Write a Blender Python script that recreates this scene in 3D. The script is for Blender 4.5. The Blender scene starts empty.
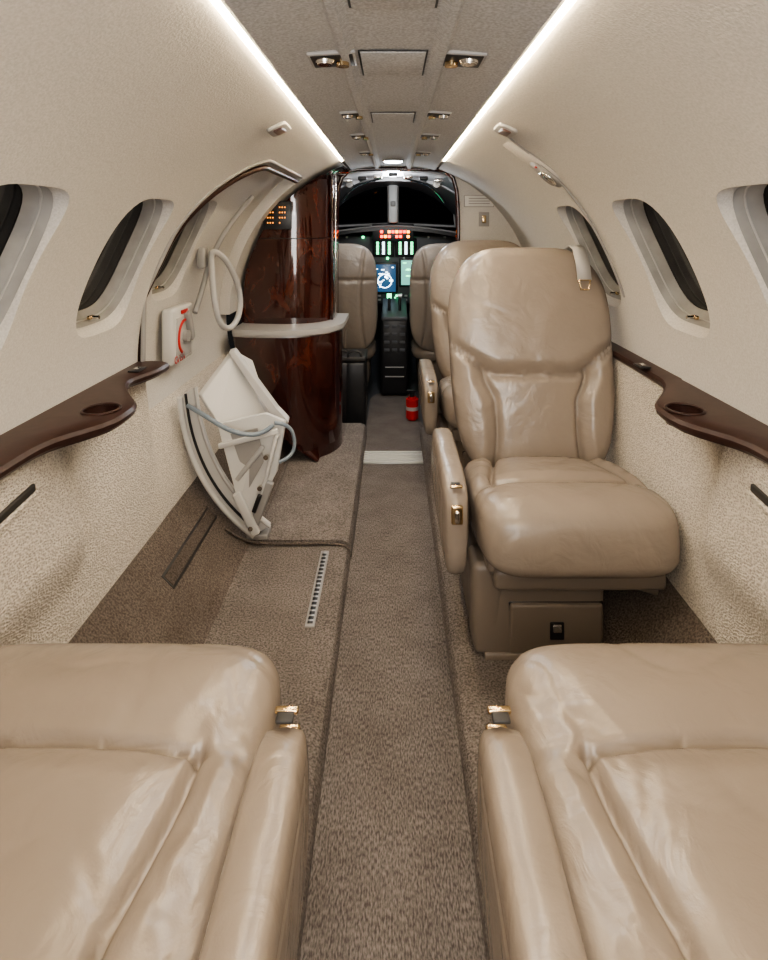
import bpy, bmesh, math, random
from mathutils import Vector, Matrix, noise
random.seed(3)
sc=bpy.context.scene
H=1.15; CZ=.75; R=.73

# ---------------- materials ----------------
def mat(name,col,rough=.5,metal=0,emit=None,es=0,coat=0,spec=.5):
    m=bpy.data.materials.new(name); m.use_nodes=True
    b=m.node_tree.nodes['Principled BSDF']
    b.inputs['Base Color'].default_value=(*col,1); b.inputs['Roughness'].default_value=rough
    b.inputs['Metallic'].default_value=metal; b.inputs['Coat Weight'].default_value=coat
    b.inputs['Specular IOR Level'].default_value=spec
    if emit: 
        b.inputs['Emission Color'].default_value=(*emit,1); b.inputs['Emission Strength'].default_value=es
    return m
def N(m,t,**kw):
    n=m.node_tree.nodes.new(t)
    for k,v in kw.items():
        if k in n.inputs: n.inputs[k].default_value=v
        else: setattr(n,k,v)
    return n
def L(m,a,b): m.node_tree.links.new(a,b)
def texmat(name,c1,c2,scale,rough=.8,bump=.3,bdist=.002,kind='noise',detail=6,coat=0,stretch=(1,1,1),lo=.35,hi=.65,spec=.3,scale2=None):
    m=mat(name,c1,rough,coat=coat,spec=spec)
    b=m.node_tree.nodes['Principled BSDF']
    tc=N(m,'ShaderNodeTexCoord'); mp=N(m,'ShaderNodeMapping'); mp.inputs['Scale'].default_value=stretch
    L(m,tc.outputs['Object'],mp.inputs['Vector'])
    if kind=='noise':
        t=N(m,'ShaderNodeTexNoise',Scale=scale,Detail=detail); out=t.outputs['Fac']
    else:
        t=N(m,'ShaderNodeTexVoronoi',Scale=scale); out=t.outputs['Distance']
    L(m,mp.outputs['Vector'],t.inputs['Vector'])
    r=N(m,'ShaderNodeValToRGB'); r.color_ramp.elements[0].position=lo; r.color_ramp.elements[1].position=hi
    r.color_ramp.elements[0].color=(*c2,1); r.color_ramp.elements[1].color=(*c1,1)
    L(m,out,r.inputs['Fac'])
    col=r.outputs['Color']
    if scale2:
        t2=N(m,'ShaderNodeTexNoise',Scale=scale2,Detail=3); L(m,tc.outputs['Object'],t2.inputs['Vector'])
        mx=N(m,'ShaderNodeMix',data_type='RGBA',blend_type='MULTIPLY'); mx.inputs[0].default_value=.6
        r2=N(m,'ShaderNodeValToRGB'); r2.color_ramp.elements[0].position=.3; r2.color_ramp.elements[1].position=.7
        r2.color_ramp.elements[0].color=(.7,.68,.66,1); r2.color_ramp.elements[1].color=(1.1,1.1,1.1,1)
        L(m,t2.outputs['Fac'],r2.inputs['Fac']); L(m,col,mx.inputs[6]); L(m,r2.outputs['Color'],mx.inputs[7]); col=mx.outputs[2]
    L(m,col,b.inputs['Base Color'])
    bp=N(m,'ShaderNodeBump',Strength=bump,Distance=bdist); L(m,out,bp.inputs['Height']); L(m,bp.outputs['Normal'],b.inputs['Normal'])
    return m
def leather():
    m=mat('leather',(.40,.305,.22),.27,spec=.65)
    b=m.node_tree.nodes['Principled BSDF']
    tc=N(m,'ShaderNodeTexCoord')
    t=N(m,'ShaderNodeTexNoise',Scale=6,Detail=3,Distortion=.8); L(m,tc.outputs['Object'],t.inputs['Vector'])
    t2=N(m,'ShaderNodeTexNoise',Scale=16,Detail=4,Distortion=2.0); L(m,tc.outputs['Object'],t2.inputs['Vector'])
    v=N(m,'ShaderNodeTexVoronoi',Scale=420); L(m,tc.outputs['Object'],v.inputs['Vector'])
    b1=N(m,'ShaderNodeBump',Strength=.55,Distance=.015); L(m,t.outputs['Fac'],b1.inputs['Height'])
    b3=N(m,'ShaderNodeBump',Strength=.4,Distance=.0045); L(m,t2.outputs['Fac'],b3.inputs['Height']); L(m,b1.outputs['Normal'],b3.inputs['Normal'])
    b2=N(m,'ShaderNodeBump',Strength=.12,Distance=.0006); L(m,v.outputs['Distance'],b2.inputs['Height'])
    L(m,b3.outputs['Normal'],b2.inputs['Normal']); L(m,b2.outputs['Normal'],b.inputs['Normal'])
    r=N(m,'ShaderNodeValToRGB'); r.color_ramp.elements[0].color=(.245,.203,.167,1); r.color_ramp.elements[1].color=(.292,.245,.203,1)
    L(m,t.outputs['Fac'],r.inputs['Fac']); L(m,r.outputs['Color'],b.inputs['Base Color'])
    return m
M_leather=leather()
M_leather_dk=mat('leather_trim',(.205,.17,.14),.40)
M_carpet=texmat('carpet',(.265,.233,.212),(.098,.084,.075),210,.95,1,.005,scale2=9)
M_aisle=texmat('carpet_aisle',(.26,.230,.212),(.088,.076,.069),160,.95,1,.005,stretch=(2.2,.7,1),scale2=12)
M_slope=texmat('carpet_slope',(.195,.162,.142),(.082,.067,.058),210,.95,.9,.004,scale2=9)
M_slope2=texmat('carpet_slope_flap',(.15,.123,.107),(.07,.057,.05),210,.95,.9,.004,scale2=9)
M_wall=texmat('wall_fabric',(.63,.608,.578),(.535,.515,.487),240,.9,.6,.0017)
M_ceil=texmat('ceiling_fabric',(.60,.60,.60),(.42,.42,.42),220,.9,.6,.0018)
M_low=texmat('woven_fabric',(.69,.635,.56),(.35,.31,.265),180,.9,1,.003,kind='vor',lo=.1,hi=.6,stretch=(1,1,1.6))
M_brown=texmat('ledge_leather',(.046,.022,.018),(.034,.016,.013),60,.34,.1,.001)
M_black=mat('black_plastic',(.015,.015,.017),.35)
M_glass=mat('dark_glass',(.004,.004,.005),.08)
M_grey=mat('grey_plastic',(.30,.29,.28),.5)
M_liner=texmat('window_liner',(.34,.335,.325),(.24,.236,.23),12,.5,.1,.001)
M_white=mat('white_plastic',(.60,.59,.57),.4)
M_whited=mat('offwhite_plastic',(.42,.41,.40),.45)
M_counter=mat('counter',(.42,.405,.39),.25)
M_gold=mat('brass',(.70,.52,.30),.2,1)
M_chrome=mat('chrome',(.7,.68,.65),.15,1)
M_steel=mat('steel',(.45,.45,.45),.35,1)
M_tube=mat('grey_tube',(.20,.24,.28),.4)
M_red=mat('red_paint',(.5,.02,.015),.4)
M_led=mat('led',(1,1,1),.5,emit=(1,.79,.50),es=70)
M_dark=mat('cockpit_dark',(.03,.028,.027),.5)
M_dgrey=mat('cockpit_grey',(.07,.073,.080),.5)
def wood():
    m=mat('burl_wood',(.1,.02,.01),.08,coat=.9)
    b=m.node_tree.nodes['Principled BSDF']
    tc=N(m,'ShaderNodeTexCoord'); mp=N(m,'ShaderNodeMapping'); mp.inputs['Scale'].default_value=(1,1,.5)
    L(m,tc.outputs['Object'],mp.inputs['Vector'])
    t=N(m,'ShaderNodeTexNoise',Scale=8,Detail=10,Roughness=.66,Distortion=1.1); L(m,mp.outputs['Vector'],t.inputs['Vector'])
    r=N(m,'ShaderNodeValToRGB'); e=r.color_ramp.elements
    e[0].position=.28; e[0].color=(.009,.0028,.0025,1); e[1].position=.75; e[1].color=(.135,.034,.017,1)
    x=e.new(.52); x.color=(.043,.0095,.0065,1)
    L(m,t.outputs['Fac'],r.inputs['Fac']); L(m,r.outputs['Color'],b.inputs['Base Color'])
    return m
M_wood=wood()

# ---------------- helpers ----------------
def link(o,parent=None):
    sc.collection.objects.link(o)
    if parent: o.parent=parent
    return o
def empty(name,loc=(0,0,0),rz=0):
    o=bpy.data.objects.new(name,None); o.location=loc; o.rotation_euler=(0,0,rz); o.empty_display_size=.05
    return link(o)
def mesh_obj(name,verts,faces,m,parent=None,smooth=True,M=None):
    me=bpy.data.meshes.new(name)
    if M is not None: verts=[M@Vector(v) for v in verts]
    me.from_pydata([tuple(v) for v in verts],[],faces)
    bm=bmesh.new(); bm.from_mesh(me); bmesh.ops.recalc_face_normals(bm,faces=bm.faces); bm.to_mesh(me); bm.free()
    if smooth:
        for p in me.polygons: p.use_smooth=True
    me.materials.append(m)
    return link(bpy.data.objects.new(name,me),parent)
def autosmooth(o,ang=35):
    me=o.data; bm=bmesh.new(); bm.from_mesh(me)
    for f in bm.faces: f.smooth=True
    for e in bm.edges:
        if len(e.link_faces)==2 and e.calc_face_angle(0)>math.radians(ang): e.smooth=False
    bm.to_mesh(me); bm.free()
    return o
def rbox(name,size,loc,m,parent=None,bev=.006,rot=(0,0,0),seg=3,taper=1.0):
    bm=bmesh.new(); bmesh.ops.create_cube(bm,size=1)
    for v in bm.verts:
        k=taper if v.co.z<0 else 1
        v.co=Vector((v.co.x*size[0]*k,v.co.y*size[1]*k,v.co.z*size[2]))
    if bev>0: bmesh.ops.bevel(bm,geom=bm.edges[:],offset=min(bev,min(size)*.45),segments=seg,profile=.5,affect='EDGES')
    from mathutils import Euler
    M=Matrix.Translation(loc)@Euler(rot).to_matrix().to_4x4()
    bm.transform(M)
    me=bpy.data.meshes.new(name); bm.to_mesh(me); bm.free(); me.materials.append(m)
    o=link(bpy.data.objects.new(name,me),parent)
    return autosmooth(o,50)
def extrude_profile(name,pts,y0,y1,m,parent=None,closed=False,ny=2):
    vs=[];fs=[];n=len(pts)
    for j in range(ny):
        y=y0+(y1-y0)*j/(ny-1)
        for p in pts: vs.append((p[0],y,p[1]))
    for j in range(ny-1):
        for i in range(n if closed else n-1):
            a=j*n+i;b=j*n+(i+1)%n; fs.append((a,b,b+n,a+n))
    if closed: fs.append(tuple(range(n))); fs.append(tuple(range((ny-1)*n,ny*n)))
    o=mesh_obj(name,vs,fs,m,parent); return autosmooth(o,30)
def tube(name,pts,r,m,parent=None,cyclic=False,res=8,smoothpts=True):
    cu=bpy.data.curves.new(name,'CURVE'); cu.dimensions='3D'; cu.bevel_depth=r; cu.bevel_resolution=3; cu.use_fill_caps=True
    if smoothpts:
        s=cu.splines.new('NURBS'); s.points.add(len(pts)-1)
        for i,p in enumerate(pts): s.points[i].co=(*p,1)
        s.order_u=3; s.use_endpoint_u=not cyclic; s.use_cyclic_u=cyclic; s.resolution_u=res
    else:
        s=cu.splines.new('POLY'); s.points.add(len(pts)-1)
        for i,p in enumerate(pts): s.points[i].co=(*p,1)
        s.use_cyclic_u=cyclic
    o=bpy.data.objects.new(name+'_c',cu); sc.collection.objects.link(o)
    dg=bpy.context.evaluated_depsgraph_get()
    me=bpy.data.meshes.new_from_object(o.evaluated_get(dg)); me.name=name
    bpy.data.objects.remove(o); me.materials.clear(); me.materials.append(m)
    for p in me.polygons: p.use_smooth=True
    return link(bpy.data.objects.new(name,me),parent)
def cyl(name,r,h,loc,m,parent=None,axis='Z',r2=None,seg=32,bev=.0):
    bm=bmesh.new(); bmesh.ops.create_cone(bm,cap_ends=True,segments=seg,radius1=r,radius2=r if r2 is None else r2,depth=h)
    if bev: bmesh.ops.bevel(bm,geom=[e for e in bm.edges if e.calc_face_angle(0)>1],offset=bev,segments=2,affect='EDGES')
    if axis=='Y': bm.transform(Matrix.Rotation(math.pi/2,4,'X'))
    if axis=='X': bm.transform(Matrix.Rotation(math.pi/2,4,'Y'))
    bm.transform(Matrix.Translation(loc))
    me=bpy.data.meshes.new(name); bm.to_mesh(me); bm.free(); me.materials.append(m)
    return autosmooth(link(bpy.data.objects.new(name,me),parent))
def pillow(name,hw,hh,n,df,db,k,m,parent,M,groove=None,warp=None,NX=100):
    def rp(i):
        s=-1+2*i/NX; return .55*s+.45*math.sin(math.pi/2*s)
    vs=[];idx={};fs=[]
    for side in (1,-1):
        for i in range(NX+1):
            for j in range(NX+1):
                edge=i in(0,NX) or j in(0,NX)
                if side==-1 and edge: idx[(side,i,j)]=idx[(1,i,j)]; continue
                s=rp(i);t=rp(j); mm=max(abs(s),abs(t))
                if mm<1e-9: x=y=0
                else:
                    q=mm/((abs(s)**n+abs(t)**n)**(1/n)); x=s*q;y=t*q
                h=max(0,1-mm**k)**(1/k)
                x*=hw;y*=hh; z=(df if side==1 else -db)*h
                if groove and side==1: z+=groove(x,y)*min(1,h*1.6)
                if warp: x,y,z=warp(x,y,z)
                idx[(side,i,j)]=len(vs); vs.append((x,y,z))
        for i in range(NX):
            for j in range(NX):
                fs.append((idx[(side,i,j)],idx[(side,i+1,j)],idx[(side,i+1,j+1)],idx[(side,i,j+1)]))
    return mesh_obj(name,vs,fs,m,parent,True,M)
def arc_shell(name,r0,r1,a0,a1,y0,y1,m,side=1,na=48,ny=2,cz=CZ):
    loop=[]
    for i in range(na+1):
        a=math.radians(a0+(a1-a0)*i/na); loop.append((side*r0*math.cos(a),cz+r0*math.sin(a)))
    for i in range(na,-1,-1):
        a=math.radians(a0+(a1-a0)*i/na); loop.append((side*r1*math.cos(a),cz+r1*math.sin(a)))
    return extrude_profile(name,loop,y0,y1,m,closed=True,ny=ny)
def superloop(hw,hh,n,cnt=64):
    o=[]
    for i in range(cnt):
        a=2*math.pi*i/cnt; c,s=math.cos(a),math.sin(a)
        q=1/((abs(c)**n+abs(s)**n)**(1/n)); o.append((hw*c*q,hh*s*q))
    return o
def wall_frame(side,y,deg,r=R):
    a=math.radians(deg); rad=Vector((side*math.cos(a),0,math.sin(a))); tan=Vector((-side*math.sin(a),0,math.cos(a)))
    M=Matrix.Identity(4)
    M.col[0]=(0,1,0,0); M.col[1]=(*tan,0); M.col[2]=(*rad,0)
    p=Vector((0,y,CZ))+rad*r; M.col[3]=(*p,1)
    return M
def loft_closed(name,loops,m,parent=None,M=None,smooth=True):
    n=len(loops[0]); vs=[p for l in loops for p in l]; fs=[]
    for j in range(len(loops)-1):
        for i in range(n): a=j*n+i;b=j*n+(i+1)%n; fs.append((a,b,b+n,a+n))
    fs.append(tuple(range(n))); fs.append(tuple(range(len(vs)-n,len(vs))))
    return mesh_obj(name,vs,fs,m,parent,smooth,M)
def boolean(o,cutters):
    for c in cutters:
        md=o.modifiers.new('b','BOOLEAN'); md.operation='DIFFERENCE'; md.solver='EXACT'; md.object=c
    dg=bpy.context.evaluated_depsgraph_get()
    me=bpy.data.meshes.new_from_object(o.evaluated_get(dg)); o.modifiers.clear(); o.data=me
    for c in cutters: bpy.data.objects.remove(c)
    autosmooth(o,30)
def sm(a,b,x):
    t=min(1,max(0,(x-a)/(b-a))); return t*t*(3-2*t)

# ---------------- shell ----------------
YB=-1.25; YF=2.93
wr=arc_shell('wall_right',R,R+.05,0,71.2,YB,YF,M_wall,1)
wl=arc_shell('wall_left',R,R+.05,0,71.2,YB,YF,M_wall,-1)
door=arc_shell('door_1',R+.045,R+.10,-24,66,1.52,2.60,M_wall,-1)
WN=4.2
HH=.007
def wcut(side,y,r=R):
    l1=[(x,z,-.05) for x,z in superloop(.135,.177+HH,WN)]
    l2=[(x,z,-.006) for x,z in superloop(.131,.172+HH,WN)]
    l2b=[(x,z,.006) for x,z in superloop(.1275,.1675+HH,WN)]
    l3=[(x,z,.10) for x,z in superloop(.124,.164+HH,WN)]
    return loft_closed('cut',[l1,l2,l2b,l3],M_wall,M=wall_frame(side,y,25,r))
WY=[.43,.895,1.37,1.86]
boolean(wr,[wcut(1,y) for y in WY])
def door_outline():
    y0,y1,z0,z1=1.60,2.50,.0,1.36; rr=.24; o=[(y0,z0)]
    for i in range(13):
        a=math.pi-math.pi/2*i/12; o.append((y0+rr+rr*math.cos(a),z1-rr+rr*math.sin(a)))
    o.append((y1,z1)); o.append((y1,z0)); return o
do=door_outline()
lo=[[(-.95,y,z) for y,z in do],[(-.2,y,z) for y,z in do]]
dc=loft_closed('cutd',lo,M_wall)
boolean(wl,[wcut(-1,y) for y in WY[:3]]+[dc])
WD=1.86
boolean(door,[wcut(-1,WD,R+.045)])
seal=[]
for y,z in do[:-2]:
    if z<.4: z=.4
    x=-math.sqrt(max(.01,R*R-(z-CZ)**2)); seal.append((x,y,z))
seal=seal[1:]+[(-math.sqrt(R*R-(1.36-CZ)**2),2.4,1.36)]
seal=[(-.715,1.602,.76),(-.712,1.602,.95)]+seal
tube('trim_1',seal,.007,M_grey,smoothpts=False)
seal2=[(x-.02,y+.03,z-.02) for x,y,z in seal]
tube('trim_2',seal2,.010,M_brown,smoothpts=False)
def window(i,side,y,r=R):
    e=empty('window_%d'%i)
    M=wall_frame(side,y,25,r)
    loft_closed('pane',[[(a,b,.056) for a,b in superloop(.130,.170+HH,WN)],[(a,b,.060) for a,b in superloop(.130,.170+HH,WN)]],M_glass,e,M,False)
    vs=[];fs=[];rings=[(.1262,.1662,.009),(.1225,.1625,.038),(.116,.156,.049),(.112,.152,.055)]
    n=64
    for hw,hh,z in rings:
        vs+=[(a,b,z) for a,b in superloop(hw,hh+HH,WN,n)]
    for j in range(len(rings)-1):
        for k in range(n): a=j*n+k;b=j*n+(k+1)%n; fs.append((a,b,b+n,a+n))
    mesh_obj('liner',vs,fs,M_liner,e,True,M)
    pts=[M@Vector((a,b,.030)) for a,b in superloop(.1235,.1635+HH,WN,48)]
    tube('shade_track',pts,.0022,M_whited,e,True,smoothpts=False)
    p=M@Vector((.02,-.162,.022)); rbox('shade_tab',(.010,.022,.010),p,M_gold,e,.003)
    cyl('tab_knob',.0045,.018,p+Vector((-side*.012,0,0)),M_chrome,e,'X')
k=1
for y in WY: window(k,1,y); k+=1
for y in WY[:3]: window(k,-1,y); k+=1
window(k,-1,WD,R+.045)

# ceiling
cp=[(-.223,1.452),(-.222,1.438),(-.215,1.435),(-.19,1.441),(-.15,1.446),(-.104,1.450),(-.097,1.449),(-.090,1.442),(-.078,1.442),(-.071,1.449),(-.066,1.4525),(0,1.454)]
cp=cp+[(-x,z) for x,z in cp[-2::-1]]
cp=cp+[(.223,1.475),(-.223,1.475)]
extrude_profile('ceiling',cp,YB,2.925,M_ceil,closed=True)
arc_shell('ceiling_cove',R+.012,R+.05,60,120,YB,YF,M_wall,1)
for s,nm in((-1,'led_strip_light'),(1,'led_strip_light')):
    tube(nm,[(s*.2305,-1.1,1.4415),(s*.2305,2.52,1.4415)],.0055,M_led,smoothpts=False)
for y,l in((.66,.22),(1.045,.15),(1.57,.14),(.30,.2)):
    e=empty('ceiling_hatch')
    rbox('gap',(.122,l+.009,.002),(0,y,1.4510),M_dark,e,.0005)
    rbox('panel',(.115,l+.002,.004),(0,y,1.4502),M_ceil,e,.0015)
def psu(x,y,s=1.):
    e=empty('reading_light')
    z=1.446
    sg=(1 if x>0 else -1)
    rbox('bezel',(.084*s,.080*s,.008),(x,y,z+.001),M_whited,e,.003,rot=(0,.06*sg,0))
    rbox('recess',(.074*s,.068*s,.006),(x,y,z-.0015),M_dark,e,.002,rot=(0,.06*sg,0))
    cyl('nozzle',.015*s,.012,(x+.014*sg,y-.006,z-.006),M_chrome,e,'Z',.019*s,bev=.002)
    cyl('lens',.012*s,.010,(x-.016*sg,y+.008,z-.006),M_gold,e,'Z')
for y,s in((1.0,1),(1.50,.8),(1.86,.8),(2.3,.8)):
    psu(-.107,y,s); psu(.121,y,s)
e=empty('ceiling_downlight'); cyl('bezel',.05,.01,(0,2.6,1.449),M_chrome,e); cyl('lens',.038,.012,(0,2.6,1.446),mat('lamp',(1,1,1),.3,emit=(.8,.9,1),es=8),e)
M_sl=mat('sign_lens',(.20,.12,.10),.3)
for s in(-1,1):
    M=wall_frame(s,1.53 if s>0 else 1.51,65,R)
    e=empty('cabin_sign')
    loft_closed('bezel',[[(a,b,z) for a,b in superloop(.050-q,.028-q,6,48)] for z,q in((.002,0),(-.007,.0),(-.009,.003))],M_whited,e,M)
    loft_closed('lens',[[(a,b,z) for a,b in superloop(.036,.014,6,48)] for z in(-.0105,-.008)],M_sl,e,M)
e=empty('wall_reading_light')
M=wall_frame(1,1.69,55,R)
loft_closed('pod',[[(a*(1-.1*q),b*(1-.06*q),-.008*q+.002) for a,b in superloop(.060,.125,2.6,48)] for q in(0,.6,1)],M_wall,e,M)
tube('pod_gap',[M@Vector((a,b,-.001)) for a,b in superloop(.061,.126,2.6,48)],.003,M_grey,e,True,smoothpts=False)
M2=wall_frame(1,1.70,50,R)
loft_closed('recess',[[(a,b,z) for a,b in superloop(.046,.058,3,32)] for z in(-.0100,-.006)],M_grey,e,M2)
loft_closed('lamp',[[(a,b-.012,z) for a,b in superloop(.030,.030,2.2,32)] for z in(-.018,-.008)],M_chrome,e,M2)
loft_closed('switch',[[(a,b+.038,z) for a,b in superloop(.010,.004,3,32)] for z in(-.012,-.008)],M_red,e,M2)
def wp(side,y,z,r=R): return (side*math.sqrt(r*r-(z-CZ)**2),y,z)
tube('trim_3',[wp(1,y,z) for y,z in((1.58,1.408),(1.62,1.39),(1.65,1.34),(1.68,1.26),(1.70,1.1),(1.71,.93))],.004,M_grey)

# ---------------- bulkheads ----------------
def ringplate(name,y0,y1,m,cx,hx,hz,n=9,ro=.735,cnt=96):
    out=[];inn=[]
    for i in range(cnt):
        a=2*math.pi*(i+.5)/cnt;c,s=math.cos(a),math.sin(a)
        hh=hz if s>0 else hz+.025
        out.append((ro*c,CZ+ro*s)); q=1/(((abs(c)/hx)**n+(abs(s)/hh)**n)**(1/n)); inn.append((cx+c*q,CZ+s*q))
    vs=[];fs=[]
    for y in(y0,y1):
        vs+=[(x,y,z) for x,z in out]; vs+=[(x,y,z) for x,z in inn]
    for i in range(cnt):
        j=(i+1)%cnt
        fs+=[(i,j,cnt+j,cnt+i),(2*cnt+i,2*cnt+j,3*cnt+j,3*cnt+i),(cnt+i,cnt+j,3*cnt+j,3*cnt+i),(i,j,2*cnt+j,2*cnt+i)]
    o=mesh_obj(name,vs,fs,m); autosmooth(o,30); return inn
inn=ringplate('wall_front',2.93,2.97,M_wall,.0225,.318,.692)
rim=sorted([p for p in inn if p[1]>.72],key=lambda p:-math.atan2(p[1]-.72,p[0]-.0225))
tube('trim_4',[(rim[0][0],2.925,.12)]+[(x,2.925,z) for x,z in rim]+[(rim[-1][0],2.925,.12)],.011,M_wood,smoothpts=False)
extrude_profile('wall_back',[(.78*math.cos(2*math.pi*i/48),CZ+.78*math.sin(2*math.pi*i/48)) for i in range(48)],YB-.04,YB,M_wall,closed=True)
e=empty('placard'); rbox('border',(.158,.003,.063),(.45,2.927,1.275),M_grey,e,.002); rbox('plate',(.15,.004,.055),(.45,2.925,1.275),M_white,e,.002)
for i in range(3): rbox('line_%d'%i,(.11,.002,.005),(.45,2.922,1.288-.013*i),M_grey,e,.0)
e=empty('wall_switch'); rbox('plate',(.055,.006,.075),(.475,2.925,1.18),M_grey,e,.003); rbox('rocker',(.02,.01,.04),(.475,2.92,1.18),M_gold,e,.003)

# ---------------- floor ----------------
FH=.10; AH=.05
extrude_profile('floor',[(-.145,AH),(.145,AH),(.145,-.05),(-.145,-.05)],YB,4.4,M_aisle,closed=True)
def side_floor(s):
    p=[(.665,.30),(.655,.285),(.50,.128),(.47,.108),(.44,.10),(.20,.10),(.165,.098),(.15,.09),(.141,.075),(.14,.045),(.14,-.05),(.665,-.05)]
    o=extrude_profile('floor_carpet_left' if s<0 else 'floor_carpet_right',[(s*x,z) for x,z in p],YB,2.93,M_carpet,closed=True,ny=2)
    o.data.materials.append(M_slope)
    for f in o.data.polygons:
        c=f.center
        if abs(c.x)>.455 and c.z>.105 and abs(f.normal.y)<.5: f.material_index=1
side_floor(-1); side_floor(1)
mp=[(-.465,.100),(-.455,.112),(-.44,.116),(-.17,.116),(-.148,.108),(-.138,.09),(-.136,.052),(-.2,.06),(-.45,.06)]
extrude_profile('carpet_mat',mp,1.84,2.925,texmat('carpet_fwd',(.30,.265,.242),(.115,.10,.09),210,.95,1,.005,scale2=9),closed=True)
tube('carpet_binding',[(-.54,1.80,.175),(-.50,1.81,.140),(-.44,1.83,.108),(-.3,1.832,.108),(-.17,1.835,.108),(-.145,1.835,.09)],.004,M_slope)
def track(x,y0,y1,z,rot=0):
    e=empty('seat_track')
    rbox('channel',(.026,y1-y0,.006),(x,(y0+y1)/2,z),M_grey,e,.002,rot=(0,rot,0))
    rbox('slot',(.014,(y1-y0)-.02,.006),(x,(y0+y1)/2,z+.0015),M_black,e,.001,rot=(0,rot,0))
    n=int((y1-y0)/.02)
    for i in range(n):
        rbox('tooth_%d'%i,(.016,.006,.003),(x,y0+.02+i*.019,z+.004),M_steel,e,.001,rot=(0,rot,0))
track(-.218,1.46,1.80,.101)
e=empty('track_cover_flap')
rbox('gap',(.048,.36,.004),(-.588,1.64,.2165),M_dark,e,.001,rot=(0,.785,0))
rbox('flap',(.034,.35,.008),(-.588,1.64,.2165),M_slope2,e,.002,rot=(0,.785,0))
track(.47,.95,1.3,.110)
e=empty('threshold_grille')
rbox('plate',(.28,.13,.008),(-.0,2.64,AH+.002),M_steel,e,.002)
for i in range(5): rbox('slat_%d'%i,(.28,.012,.010),(0,2.588+i*.026,AH+.007),M_white,e,.002)

# ---------------- lower walls, ledges ----------------
def low_wall(s):
    y1=2.53 if s<0 else 2.92
    vs=[];fs=[];ny=190;nz=24
    for j in range(ny+1):
        y=YB+(y1-YB)*j/ny
        for i in range(nz+1):
            zt=.742 if s>0 else .742-.16*sm(1.58,1.66,y)
            z=.285+(zt-.285)*i/nz; t=i/nz
            x=.662+.035*t-.035*(1-sm(1.12+.10*(1-t),1.16+.1*(1-t),y))*sm(.2,.5,t)
            x+=.034*math.exp(-(((y-1.31)/.12)**2))*sm(.35,.95,t)
            if s<0: x+=.05*t*t*sm(1.56,1.68,y)
            vs.append((s*x,y,z))
    for j in range(ny):
        for i in range(nz):
            a=j*(nz+1)+i; fs.append((a,a+1,a+nz+2,a+nz+1))
    mesh_obj('wall_panel_left' if s<0 else 'wall_panel_right',vs,fs,M_low)
low_wall(-1); low_wall(1)
M_cup=mat('cup_dark',(.06,.012,.01),.25)
def ledge(s):
    y1=1.60 if s<0 else 1.98
    vs=[];fs=[];ny=110; dz=.010
    for j in range(ny+1):
        y=YB+(y1-YB)*j/ny
        xi=.645-.075*math.exp(-(abs(y-1.18)/.12)**3)+.040*sm(1.3,1.45,y)
        if s<0: xi-=.012; xi-=.035*sm(1.4,1.55,y)
        sec=[(.729,.718),(.729,.750),(xi+.05,.752),(xi+.02,.750),(xi+.006,.746),(xi,.739),(xi+.002,.730),(xi+.010,.722),(xi+.03,.720)]
        vs+=[(s*a,y,b+dz) for a,b in sec]; n=len(sec)
    for j in range(ny):
        for i in range(n): a=j*n+i;b=j*n+(i+1)%n; fs.append((a,b,b+n,a+n))
    fs.append(tuple(range(n)));fs.append(tuple(range(ny*n,ny*n+n)))
    o=mesh_obj('armrest_ledge',vs,fs,M_brown)
    cx=s*.615; cy=1.18
    bm=bmesh.new(); bmesh.ops.create_cone(bm,cap_ends=True,segments=40,radius1=.036,radius2=.036,depth=.1); bm.transform(Matrix.Translation((cx,cy,.76)))
    me=bpy.data.meshes.new('c'); bm.to_mesh(me); bm.free(); c=link(bpy.data.objects.new('c',me)); c.data.materials.append(M_brown)
    boolean(o,[c])
    pts=[(cx+.037*math.cos(2*math.pi*i/32),cy+.037*math.sin(2*math.pi*i/32),.762) for i in range(32)]
    tube('cup_rim',pts,.003,M_brown,o,True,smoothpts=False)
    cyl('cup_well',.037,.014,(cx,cy,.738),M_cup,o)
    yy=1.50 if s<0 else 1.54
    rbox('switch_plate',(.03,.05,.004),(s*.685,yy,.763),M_black,o,.002); rbox('switch_button',(.012,.02,.004),(s*.685,yy,.766),M_chrome,o,.001)
ledge(-1); ledge(1)
for s in(-1,1):
    e=empty('magazine_pocket')
    rbox('opening',(.008,.14,.016),(s*.653,.95,.665),M_dark,e,.004,rot=(.12,0,0))
    rbox('lip',(.010,.15,.008),(s*.651,.95,.652),M_low,e,.003,rot=(.14,0,0))

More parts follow.
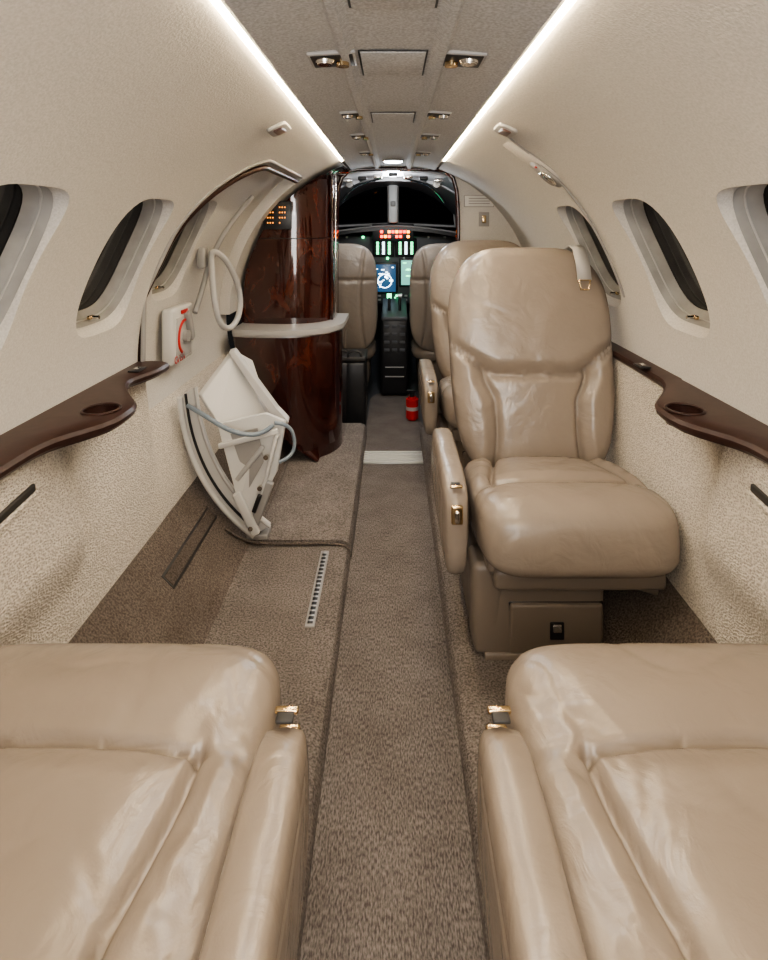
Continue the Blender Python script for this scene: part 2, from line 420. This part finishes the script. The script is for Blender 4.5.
# ---------------- seats ----------------
def g(d,w,dep): return -dep*math.exp(-(d/w)**2)
def wr_(x,y,sd,amp,sc_=9):
    n=noise.noise(Vector((x*sc_,y*sc_*1.0,sd)))
    return -amp*math.exp(-(n/.07)**2)
def back_groove(x,y,sd=0):
    ax=abs(x)
    ys=-.055+.085*max(0,(ax-.11)/.14)**1.3
    z=g(y-ys,.008,.018)
    z+= .020*sm(ys,ys+.05,y)
    if y<ys+.01:
        xs=.125+.03*sm(-.14,-.05,y)+.012*sm(-.2,-.35,y)
        z+=g(ax-xs,.008,.016)*sm(ys+.01,ys-.01,y)
        z+=.024*sm(xs,xs+.05,ax)+ .010*(1-min(1,(ax/xs))**2)
    z+=wr_(x,y,sd,.0007,6)
    return z
def cush_groove(x,y,sd=0):
    ax=abs(x); yc=-.048
    xs=.175-.045*sm(-.05,.25,y)
    z=0
    if ax<xs+.02: z+=g(y-yc-.01*(ax/xs)**2,.006,.016)*sm(xs+.02,xs-.005,ax)
    if y>yc-.01:
        z+=g(ax-xs,.006,.017)*sm(yc-.01,yc+.01,y)
    z+=.010*sm(yc,yc-.05,y)+.014*sm(xs,xs+.035,ax)*sm(yc-.02,yc+.05,y)
    if ax<xs and y>yc: z+=.014*(1-(ax/xs)**4)*sm(yc,yc+.05,y)
    z+=.0024*math.sin(90*(ax+y*.6))*math.exp(-((ax-xs)/.03)**2-((y-yc)/.05)**2)
    z+=.0012*math.sin(110*(y-.3*ax)+3*noise.noise(Vector((x*8,y*8,sd))))*math.exp(-((ax-xs-.03)/.022)**2)*sm(yc,yc+.06,y)
    z+=wr_(x,y,sd+4.3,.0016,7)+wr_(x*1.0,y*.5,sd+9.1,.0014,16)*sm(xs-.02,xs+.02,ax)
    return z
def seat(xc,yf,aft,aisle,recline=16,strap=False,cw_=.232,ary=.325,arz=.435,arx=.285,sd=0,tilt=8.5,cz=.418):
    e=empty('passenger_seat',(xc,yf,0),0 if aft else math.pi)
    def cw(x,y,z):
        if y<-.12: z-= 1.1*(-.12-y)**2
        return x*(1+.02*math.cos(y*6)),y,z
    M=Matrix.Translation((0,.235,cz))@Matrix.Rotation(math.radians(-tilt),4,'X')
    pillow('seat_cushion',cw_,.235,6.5,.078,.098,3.7,M_leather,e,M,lambda x,y:cush_groove(x,y,sd),cw,NX=120)
    rc=math.radians(recline)
    yb=.455+ (.05 if recline>30 else 0)
    up=Vector((0,math.sin(rc),math.cos(rc))); out=Vector((0,-math.cos(rc),math.sin(rc)))
    M=Matrix.Identity(4); M.col[0]=(1,0,0,0); M.col[1]=(*up,0); M.col[2]=(*out,0)
    c=Vector((0,yb,.39))+up*.350; M.col[3]=(*c,1)
    def bw(x,y,z):
        f=1-.05*sm(-.05,-.3,y)+.03*math.exp(-((y-.12)/.15)**2)-.06*sm(.2,.35,y)
        return x*f,y,z
    pillow('seat_back',.252,.355,4.2,.055,.075,2.8,M_leather,e,M,lambda x,y:back_groove(x,y,sd),bw)
    ax=aisle*arx
    M=Matrix.Identity(4); M.col[0]=(0,1,0,0); M.col[1]=(0,0,1,0); M.col[2]=(aisle,0,0,0); M.col[3]=(ax,ary,arz,1)
    def aw(x,y,z): return x, y, z*(1-.25*sm(.0,-.12,y))
    def ag(x,y): return g(max(abs(x)/.21,abs(y)/.10)*.1-.083,.0022,.004)
    pillow('armrest',.235,.118,5,.034,.036,5,M_leather,e,M,ag,aw,NX=70)
    dz=arz-.455; dy=ary-.335
    rbox('latch_plate',(.028,.010,.045),(ax,.099+dy,.512+dz),M_gold,e,.005)
    rbox('latch_lever',(.013,.012,.030),(ax,.094+dy,.510+dz),M_chrome,e,.005)
    rbox('latch_top',(.022,.014,.005),(ax,.130+dy,.5705+dz),M_dark,e,.0022)
    rbox('latch_cap',(.030,.009,.007),(ax,.118+dy,.570+dz),M_gold,e,.003)
    rbox('armrest_bracket',(.06,.10,.08),(aisle*.225,.36,.36),M_leather_dk,e,.01)
    rbox('seat_frame',(.40,.40,.05),(0,.255,.325),M_leather_dk,e,.012)
    rbox('seat_pan_skirt',(.43,.38,.04),(0,.26,.347),M_leather_dk,e,.014)
    rbox('pedestal',(.315,.34,.212),(aisle*.080,.285,.214),M_leather_dk,e,.014)
    rbox('pedestal_post',(.085,.10,.222),(aisle*.205,.16,.220),M_leather_dk,e,.02,taper=.85)
    rbox('drawer_front',(.225,.02,.125),(aisle*.042,.118,.175),M_leather_dk,e,.008,rot=(.06,0,0))
    rbox('drawer_gap',(.231,.01,.131),(aisle*.042,.122,.175),M_black,e,.008,rot=(.06,0,0))
    rbox('drawer_latch',(.034,.006,.042),(aisle*.042,.105,.175),M_black,e,.004)
    rbox('drawer_pull',(.022,.008,.020),(aisle*.042,.102,.183),M_chrome,e,.004)
    rbox('floor_rail',(.36,.38,.02),(aisle*.035,.30,.106),M_leather_dk,e,.006)
    rbox('side_wing',(.13,.30,.02),(-aisle*.14,.25,.288),M_leather_dk,e,.006,rot=(0,-aisle*.3,0))
    if strap:
        sx=-aisle*.165 
        pts=[]
        for a,b in((-.06,.20),(-.085,.33),(-.03,.357),(.02,.357),(.055,.340),(.078,.29),(.083,.235)):
            pts.append((sx,)+tuple((c+up*b+out*a).yz))
        w=.022; vs=[];fs=[]
        for p in pts: vs+=[(p[0]-w,p[1],p[2]),(p[0]+w,p[1],p[2])]
        for i in range(len(pts)-1): fs.append((2*i,2*i+1,2*i+3,2*i+2))
        o=mesh_obj('headrest_strap',vs,fs,M_whited,e); md=o.modifiers.new('s','SOLIDIFY'); md.thickness=.004; md.offset=0
        q=pts[-1]; tube('strap_buckle',[(sx-.018,q[1],q[2]),(sx+.018,q[1],q[2]),(sx+.012,q[1]-.002,q[2]-.03),(sx-.012,q[1]-.002,q[2]-.03)],.0028,M_gold,e,True,smoothpts=False)
    return e
seat(.436,1.240,True,-1,14,True,ary=.315,arz=.410,sd=1,cz=.408)
seat(.436,2.14,True,-1,14,False,ary=.315,arz=.410,sd=5,cz=.408)
seat(.413,.880,False,1,50,cw_=.254,ary=.395,arz=.427,arx=.280,sd=11,tilt=5,cz=.438)
seat(-.413,.880,False,-1,50,cw_=.254,ary=.395,arz=.427,arx=.280,sd=17,tilt=5,cz=.438)

# ---------------- cabinet ----------------
def cab_outline(z,x1,y0,y1,rr):
    xw=-(math.sqrt(max(.0001,(.715)**2-(z-CZ)**2)))
    if z<.5: xw=max(xw,-.64)
    raw=[]
    n=20
    for i in range(n+1):
        a=-math.pi/2+math.pi/2*i/n
        raw.append((x1-rr+rr*math.cos(a),y0+rr+rr*math.sin(a)))
    raw.append((x1,y1)); raw.append((-.80,y1))
    out=[]
    for i in range(7):
        t=i/6; x=-.80+(x1-rr+.80)*t; y=y0+.06*(1-t)**2; out.append((x,y))
    out+=raw[1:]
    return [(max(x,xw+.0005*i),y) for i,(x,y) in enumerate(out)]
def cab(name,z0,z1,x1,y0,y1,rr,m,parent,nz=8):
    loops=[]
    for i in range(nz+1):
        z=z0+(z1-z0)*i/nz
        loops.append([(x,y,z) for x,y in cab_outline(z,x1,y0,y1,rr)])
    o=loft_closed(name,loops,m,parent); autosmooth(o,35); return o
e=empty('galley_cabinet')
cab('lower_cabinet',.117,.660,-.240,2.44,2.92,.23,M_wood,e,14)
cab('counter_top',.667,.690,-.230,2.43,2.92,.25,M_counter,e,2)
cab('counter_edge',.658,.668,-.236,2.434,2.92,.25,M_steel,e,1)
cab('upper_cabinet_a',.69,1.085,-.29,2.60,2.92,.20,M_wood,e,8)
cab('upper_gap',1.085,1.090,-.293,2.604,2.92,.20,M_black,e,1)
cab('upper_cabinet_b',1.090,1.425,-.29,2.60,2.92,.20,M_wood,e,12)
rbox('door_stile',(.012,.02,.72),(-.295,2.72,1.05),M_wood,e,.005)
rbox('stile_chrome',(.006,.012,.72),(-.283,2.76,1.05),M_chrome,e,.002)
rbox('door_stile_2',(.03,.10,.72),(-.30,2.86,1.04),M_wood,e,.01)
rbox('display_bezel',(.130,.02,.130),(-.535,2.595,1.195),M_black,e,.002)
M_or=mat('orange_digits',(.1,.03,0),.5,emit=(1,.32,.04),es=2.5)
for r in range(4):
    for c_ in range(2):
        for q in range(3 if c_==0 or r<3 else 1):
            rbox('digit_%d_%d_%d'%(r,c_,q),(.005,.003,.006),(-.578+c_*.055+q*.012,2.584,1.232-.024*r),M_or,e,.0)

# ---------------- door furniture ----------------
e=empty('door_handrail')
lp=[(-.67,2.06,1.03),(-.66,2.05,1.06),(-.63,2.12,1.02),(-.60,2.20,.90),(-.595,2.18,.80),(-.61,2.10,.755),(-.63,2.03,.79),(-.645,2.02,.88),(-.655,2.03,.96)]
tube('strap_loop',lp,.011,M_whited,e,True)
rbox('bracket',(.03,.05,.08),(-.700,2.06,1.03),M_grey,e,.01)
tube('door_rail',[(-.70,1.98,.84),(-.695,2.03,.9),(-.68,2.08,1.02),(-.62,2.13,1.16),(-.54,2.16,1.26)],.010,M_grey,e)
e=empty('emergency_door_handle')
rbox('housing',(.04,.19,.19),(-.738,1.92,.78),M_white,e,.012)
rbox('housing_recess',(.006,.13,.14),(-.718,1.92,.77),M_whited,e,.003)
arc=[(-.714,1.92+.055*math.cos(a),.77+.055*math.sin(a)) for a in [math.pi*(.15+1.2*i/16) for i in range(17)]]
tube('red_arc',arc,.005,M_red,e)
rbox('lever',(.02,.03,.11),(-.708,1.95,.80),M_grey,e,.006,rot=(.4,0,0))
cyl('pivot',.02,.03,(-.715,1.92,.77),M_grey,e,'X')
rbox('warning_strip',(.006,.05,.012),(-.715,1.92,.855),M_red,e,.001)
cu=bpy.data.curves.new('open_text','FONT'); cu.body='OPEN'; cu.size=.035; cu.extrude=.0005
to=bpy.data.objects.new('open_text_c',cu); sc.collection.objects.link(to)
dg=bpy.context.evaluated_depsgraph_get(); me=bpy.data.meshes.new_from_object(to.evaluated_get(dg)); bpy.data.objects.remove(to)
me.materials.clear(); me.materials.append(M_red)
o=link(bpy.data.objects.new('open_text',me),e); o.matrix_world=Matrix(((0,0,1,-.7155),(1,0,0,1.835),(0,1,0,.692),(0,0,0,1)))

# folding air-stair (two folded treads)
e=empty('folding_airstair')
def plate_poly(name,pts,thick_vec,m,bev=.004):
    n=len(pts); vs=[Vector(p) for p in pts]+[Vector(p)+Vector(thick_vec) for p in pts]
    fs=[tuple(range(n)),tuple(range(n,2*n))]+[(i,(i+1)%n,(i+1)%n+n,i+n) for i in range(n)]
    o=mesh_obj(name,vs,fs,m,e,False)
    md=o.modifiers.new('b','BEVEL'); md.width=bev; md.segments=2
    return o
arc=[]
for i in range(11):
    t=i/10; arc.append(((1-t)**2*-.70+2*t*(1-t)*-.675+t*t*-.455, 1.84, (1-t)**2*.585+2*t*(1-t)*.29+t*t*.13))
inner=[(x+.052,y,z+.032) for i,(x,y,z) in enumerate(arc)]
plate_poly('side_cheek',arc+inner[::-1],(0,.02,0),M_white)
tube('cheek_edge',[(x,y-.004,z) for x,y,z in arc],.010,M_white,e)
tube('cheek_shadow_line',[(x+.020,y-.005,z+.012) for x,y,z in arc],.0045,M_black,e)  # thin shadow along the flange, drawn as a black tube
tube('cheek_edge_outer',[(x+.052,y-.006,z+.032) for x,y,z in arc],.006,M_whited,e)
plate_poly('upper_tread',[(-.665,1.90,.575),(-.585,2.02,.70),(-.52,2.02,.665),(-.42,1.98,.40),(-.47,1.88,.30),(-.60,1.87,.50)],(.018,-.012,.0),M_white)
plate_poly('upper_tread_rim',[(-.585,2.015,.705),(-.565,2.02,.71),(-.40,1.96,.52),(-.355,1.93,.49),(-.36,1.93,.47),(-.42,1.96,.50)],(.0,-.03,-.008),M_whited)
plate_poly('lower_tread',[(-.575,1.85,.50),(-.42,1.86,.53),(-.36,1.90,.49),(-.385,1.88,.33),(-.46,1.84,.19),(-.50,1.83,.25)],(.0,-.022,.0),M_white)
plate_poly('tread_recess',[(-.53,1.826,.47),(-.44,1.826,.49),(-.42,1.826,.38),(-.47,1.826,.29)],(.0,-.004,.0),M_grey,.002)
rbox('tread_rib_a',(.20,.014,.018),(-.47,1.822,.455),M_white,e,.004,rot=(0,-.25,0))
rbox('tread_rib_b',(.14,.014,.016),(-.465,1.822,.375),M_whited,e,.004,rot=(0,-.9,0))
rbox('tread_rib_c',(.012,.03,.22),(-.405,1.83,.36),M_white,e,.004,rot=(0,.25,0))
rbox('hinge_arm_a',(.03,.02,.17),(-.43,1.825,.235),M_grey,e,.006,rot=(0,.35,0))
rbox('hinge_arm_b',(.03,.02,.15),(-.475,1.815,.215),M_white,e,.006,rot=(0,-.45,0))
rbox('hinge_slot',(.014,.012,.06),(-.44,1.81,.25),M_black,e,.003,rot=(0,.35,0))
rbox('foot',(.07,.06,.02),(-.445,1.86,.128),M_grey,e,.006)
for p in((-.43,1.81,.30),(-.46,1.81,.17),(-.41,1.81,.40)): cyl('bolt',.008,.012,p,M_chrome,e,'Y')
tube('stay_cable',[(-.67,1.83,.56),(-.60,1.78,.545),(-.52,1.77,.50),(-.45,1.78,.48),(-.41,1.80,.485),(-.39,1.82,.50)],.0075,M_tube,e)
tube('stay_cable_loop',[(-.39,1.84,.50),(-.345,1.86,.49),(-.325,1.87,.43),(-.335,1.86,.38),(-.375,1.84,.37)],.006,M_tube,e)

# ---------------- cockpit ----------------
vs=[];fs=[];n=40;ys=[2.975,3.5,4.0,4.4,4.75];rs=[.735,.72,.68,.62,.5]
for y,r in zip(ys,rs):
    for i in range(n): a=2*math.pi*i/n; vs.append((r*math.cos(a),y,CZ+r*math.sin(a)))
for j in range(4):
    for i in range(n): a=j*n+i;b=j*n+(i+1)%n; fs.append((a,b,b+n,a+n))
fs.append(tuple(range(4*n,5*n)))
mesh_obj('wall_cockpit',vs,fs,M_dgrey)
extrude_profile('floor_cockpit',[(-.55,.02),(-.145,.02),(-.145,.04),(-.55,.04)],2.975,4.4,M_carpet,closed=True)
extrude_profile('floor_cockpit_right',[(.55,.02),(.145,.02),(.145,.04),(.55,.04)],2.975,4.4,M_carpet,closed=True)
e=empty('windshield')
for s in(-1,1):
    mesh_obj('pane_%s'%('l' if s<0 else 'r'),[(s*.035,4.30,1.16),(s*.47,4.22,1.14),(s*.44,4.10,1.33),(s*.30,4.0,1.42),(s*.035,4.0,1.44)],[(0,1,2,3,4)],M_glass,e,False)
    tube('frame_%s'%('l' if s<0 else 'r'),[(s*.035,4.29,1.16),(s*.47,4.21,1.14),(s*.44,4.09,1.33),(s*.30,3.99,1.42),(s*.035,3.99,1.44)],.012,M_whited,e,True,smoothpts=False)
rbox('center_post',(.065,.03,.27),(0,3.96,1.30),M_white,e,.012)
rbox('compass',(.035,.03,.04),(0,3.935,1.30),M_grey,e,.01)
e=empty('cockpit_overhead_panel')
M_cpl=mat('cp_liner',(.36,.35,.35),.3)
pts=[(-.46,1.30),(-.40,1.36),(-.30,1.415),(-.15,1.44),(0,1.448),(.15,1.44),(.30,1.415),(.40,1.36),(.46,1.30)]
extrude_profile('liner',pts+[(x,z+.012) for x,z in pts[::-1]],3.05,3.85,M_cpl,e,closed=True)
for i in range(-3,4): rbox('switch_%d'%(i+3),(.05,.03,.022),(i*.085,3.12,1.430-abs(i)*.010),M_chrome if i%2 else M_black,e,.006)
extrude_profile('header',[(x,z-.02) for x,z in pts[1:-1]]+[(x,z+.002) for x,z in pts[-2:0:-1]],3.50,3.56,M_cpl,e,closed=True)
for s in(-1,1): rbox('header_vent_%d'%(s+1),(.10,.012,.014),(s*.16,3.495,1.427),M_black,e,.004); cyl('air_vent_%d'%(s+1),.022,.02,(s*.27,3.49,1.405),M_chrome,e,'Y')
rbox('dome_lamp',(.12,.05,.015),(0,3.2,1.438),mat('dome',(1,1,1),.4,emit=(.75,.85,1),es=5),e,.005)
for s in(-1,1): tube('grab_rail_%d'%(s+1),[(s*.06,3.25,1.425),(s*.18,3.35,1.41),(s*.27,3.5,1.37),(s*.33,3.6,1.30)],.010,M_chrome,e)
e=empty('instrument_panel')
rbox('panel',(.98,.05,.50),(0,4.15,.82),M_dgrey,e,.01)
gs=[(-.52,1.00),(-.50,1.09),(-.3,1.125),(0,1.15),(.3,1.125),(.50,1.09),(.52,1.00)]
extrude_profile('glareshield',gs+[(x*.94,z-.03) for x,z in gs[::-1]],3.98,4.20,M_black,e,closed=True)
tube('glareshield_edge',[(x*.98,3.975,z) for x,z in gs[1:-1]],.006,M_grey,e)
rbox('annunciator_box',(.30,.03,.125),(.0,4.0,1.095),M_black,e,.008)
M_rl=mat('red_light',(.3,0,0),.4,emit=(1,.04,.01),es=8); M_al=mat('amber_light',(.3,.1,0),.4,emit=(1,.30,.02),es=9)
M_gl=mat('green_light',(0,.3,.1),.4,emit=(.12,1,.40),es=5); M_bl=mat('blue_screen',(0,.03,.06),.2,emit=(.02,.05,.10),es=2); M_wl=mat('white_marks',(.5,.5,.5),.4,emit=(.7,.85,1),es=6)
for r in range(3):
    for c_ in range(9):
        if random.random()<.85: rbox('lamp_%d_%d'%(r,c_),(.019,.004,.019),(-.108+c_*.027,3.983,1.136-r*.034),random.choice([M_rl,M_rl,M_al]),e,0)
def screen(nm,x,z,w,h,m,marks):
    rbox(nm+'_bezel',(w+.03,.02,h+.03),(x,4.122,z),M_black,e,.006)
    rbox(nm,(w,.006,h),(x,4.110,z),m,e,.002)
    for i,(dx,dz,ww,hh,mm) in enumerate(marks): rbox(nm+'_mark_%d'%i,(ww,.003,hh),(x+dx*w,4.105,z+dz*h),mm,e,0)
mk=lambda n,m:[(random.uniform(-.4,.4),random.uniform(-.42,.42),random.uniform(.008,.03),.006,m) for _ in range(n)]
colm=[(dx,-.42+.095*i,.018,.007,M_gl if dx else M_wl) for dx in(-.33,0,.33) for i in range(10)]
screen('engine_display',-.07,.985,.13,.11,M_dark,colm); screen('engine_display_b',.095,.985,.13,.11,M_dark,colm)
screen('primary_display',-.06,.76,.16,.20,M_bl,mk(20,M_wl)); screen('map_display',.13,.80,.14,.18,mat('map',(0,.1,.1),.3,emit=(.12,.33,.26),es=2.2),mk(16,M_gl))
screen('left_display',-.32,.82,.17,.19,M_bl,mk(12,M_wl)); screen('right_display',.34,.82,.17,.19,M_bl,mk(12,M_wl))
ring=[(-.06+.05*math.cos(t*math.pi/12),4.104,.74+.05*math.sin(t*math.pi/12)) for t in range(24)]
tube('heading_ring',ring,.003,M_wl,e,True,smoothpts=False)
for i in range(14): rbox('panel_knob_%d'%i,(.018,.02,.018),(-.40+i*.06,4.115,1.06 if i%2 else .905),M_whited if i%3 else M_gl,e,.005)
for i in range(16): rbox('panel_light_%d'%i,(.010,.006,.008),(-.40+(i*.137)%.82,4.118,.60+(i*.061)%.3),(M_gl,M_wl,M_al)[i%3],e,0)
for i in range(8): rbox('radio_key_%d'%i,(.022,.01,.014),(-.10+(i%4)*.065,4.115,.60+.03*(i//4)),M_gl if i in(1,6) else M_whited,e,.003)
e=empty('center_pedestal')
rbox('body',(.18,.55,.50),(.01,3.86,.31),M_black,e,.02)
rbox('top',(.17,.5,.03),(.01,3.83,.575),M_dgrey,e,.01,rot=(.12,0,0))
for s in(-1,1):
    rbox('throttle_%d'%(s+1),(.02,.03,.10),(.01+s*.035,3.75,.62),M_black,e,.008); cyl('knob_%d'%(s+1),.016,.03,(.01+s*.035,3.75,.675),M_gl if s<0 else M_steel,e,'X')
for r in range(4):
    for c_ in range(3): rbox('key_%d_%d'%(r,c_),(.035,.006,.02),(-.04+c_*.05,3.583,.50-r*.05),M_dgrey,e,.003)
rbox('stripe_a',(.12,.004,.006),(.01,3.583,.24),M_whited,e,0); rbox('stripe_b',(.12,.004,.006),(.01,3.583,.18),M_whited,e,0)
def pilot(x,y):
    e=empty('pilot_seat',(x,y,0))
    M=Matrix.Identity(4); rc=.12; up=Vector((0,-math.sin(rc),math.cos(rc))); out=Vector((0,-math.cos(rc),-math.sin(rc)))
    M.col[1]=(*up,0); M.col[2]=(*out,0); c=Vector((0,0,.385))+up*.325; M.col[3]=(*c,1)
    def pg(x,y): return g(abs(x)-.12-.03*(y/.3)**2,.008,.012)+g(y-.12,.008,.01)
    pillow('backrest',.225,.335,3.8,.05,.05,2.8,M_leather,e,M,pg,None,60)
    pillow('cushion',.21,.22,4,.06,.06,3,M_leather,e,Matrix.Translation((0,.20,.36)),None,None,40)
    rbox('frame',(.34,.34,.14),(0,.2,.24),M_leather_dk,e,.02); rbox('legs',(.30,.30,.15),(0,.2,.115),M_black,e,.02)
    for s in(-1,1): pillow('armrest_%d'%(s+1),.15,.032,3,.022,.022,3,M_leather,e,Matrix(((0,0,1,s*.20),(1,0,0,.17),(0,1,0,.56),(0,0,0,1))),None,None,30)
pilot(-.318,3.42); pilot(.325,3.42)
e=empty('chart_case'); rbox('box',(.12,.20,.36),(-.205,3.10,.235),M_black,e,.015); rbox('lid',(.125,.205,.03),(-.205,3.10,.43),M_dark,e,.01); tube('handle',[(-.24,3.0,.445),(-.24,3.0,.475),(-.17,3.0,.475),(-.17,3.0,.445)],.006,M_dark,e)
e=empty('fire_extinguisher'); cyl('bottle',.035,.13,(.108,3.16,.117),M_red,e,bev=.012); cyl('valve',.014,.03,(.108,3.16,.195),M_black,e); rbox('lever',(.05,.014,.012),(.103,3.16,.215),M_black,e,.003); cyl('label',.0355,.02,(.108,3.16,.12),M_whited,e)

# ---------------- lights ----------------
def area(name,loc,rot,sx,sy,w,col=(1,.975,.95)):
    l=bpy.data.lights.new(name,'AREA'); l.shape='RECTANGLE'; l.size=sx; l.size_y=sy; l.energy=w; l.color=col
    o=bpy.data.objects.new(name,l); o.location=loc; o.rotation_euler=rot; link(o); return o
area('aft_fill',(0,-1.1,.95),(math.radians(95),0,0),.9,.7,20)  # added fill, unseen behind the camera, for soft frontal light
area('overhead_fill',(0,-.35,1.40),(math.radians(25),0,0),.30,.7,9)  # second added fill, out of view overhead, tilted forward
def spot(name,loc,w,ang=130,col=(1,.975,.95),rad=.04):
    l=bpy.data.lights.new(name,'SPOT'); l.energy=w; l.spot_size=math.radians(ang); l.spot_blend=.8; l.color=col; l.shadow_soft_size=rad
    o=bpy.data.objects.new(name,l); o.location=loc; link(o)
for y in(1.03,1.55,1.90,2.35):
    for x in(-.13,.14): spot('reading_spot',(x,y,1.42),3.2)
spot('entry_spot',(0,2.6,1.43),5)
l=bpy.data.lights.new('cockpit_fill','POINT'); l.energy=9; l.color=(.9,.95,1); l.shadow_soft_size=.05  # point fill added to brighten the cockpit and windshield post
o=bpy.data.objects.new('cockpit_fill',l); o.location=(0,3.15,1.385); link(o)
w=bpy.data.worlds.new('w'); sc.world=w; w.use_nodes=True; w.node_tree.nodes['Background'].inputs[0].default_value=(.012,.012,.012,1)
try: sc.view_settings.look='AgX - Medium High Contrast'
except Exception as ex: print(ex)
sc.view_settings.exposure=.08

# ---------------- camera ----------------
cam=bpy.data.cameras.new('camera'); co=bpy.data.objects.new('camera',cam); link(co)
co.location=(0,0,H); co.rotation_euler=(math.radians(90),0,0)
cam.sensor_width=36; cam.lens=21; cam.shift_y=-255/960; cam.shift_x=-9/960; cam.clip_start=.02
sc.camera=co
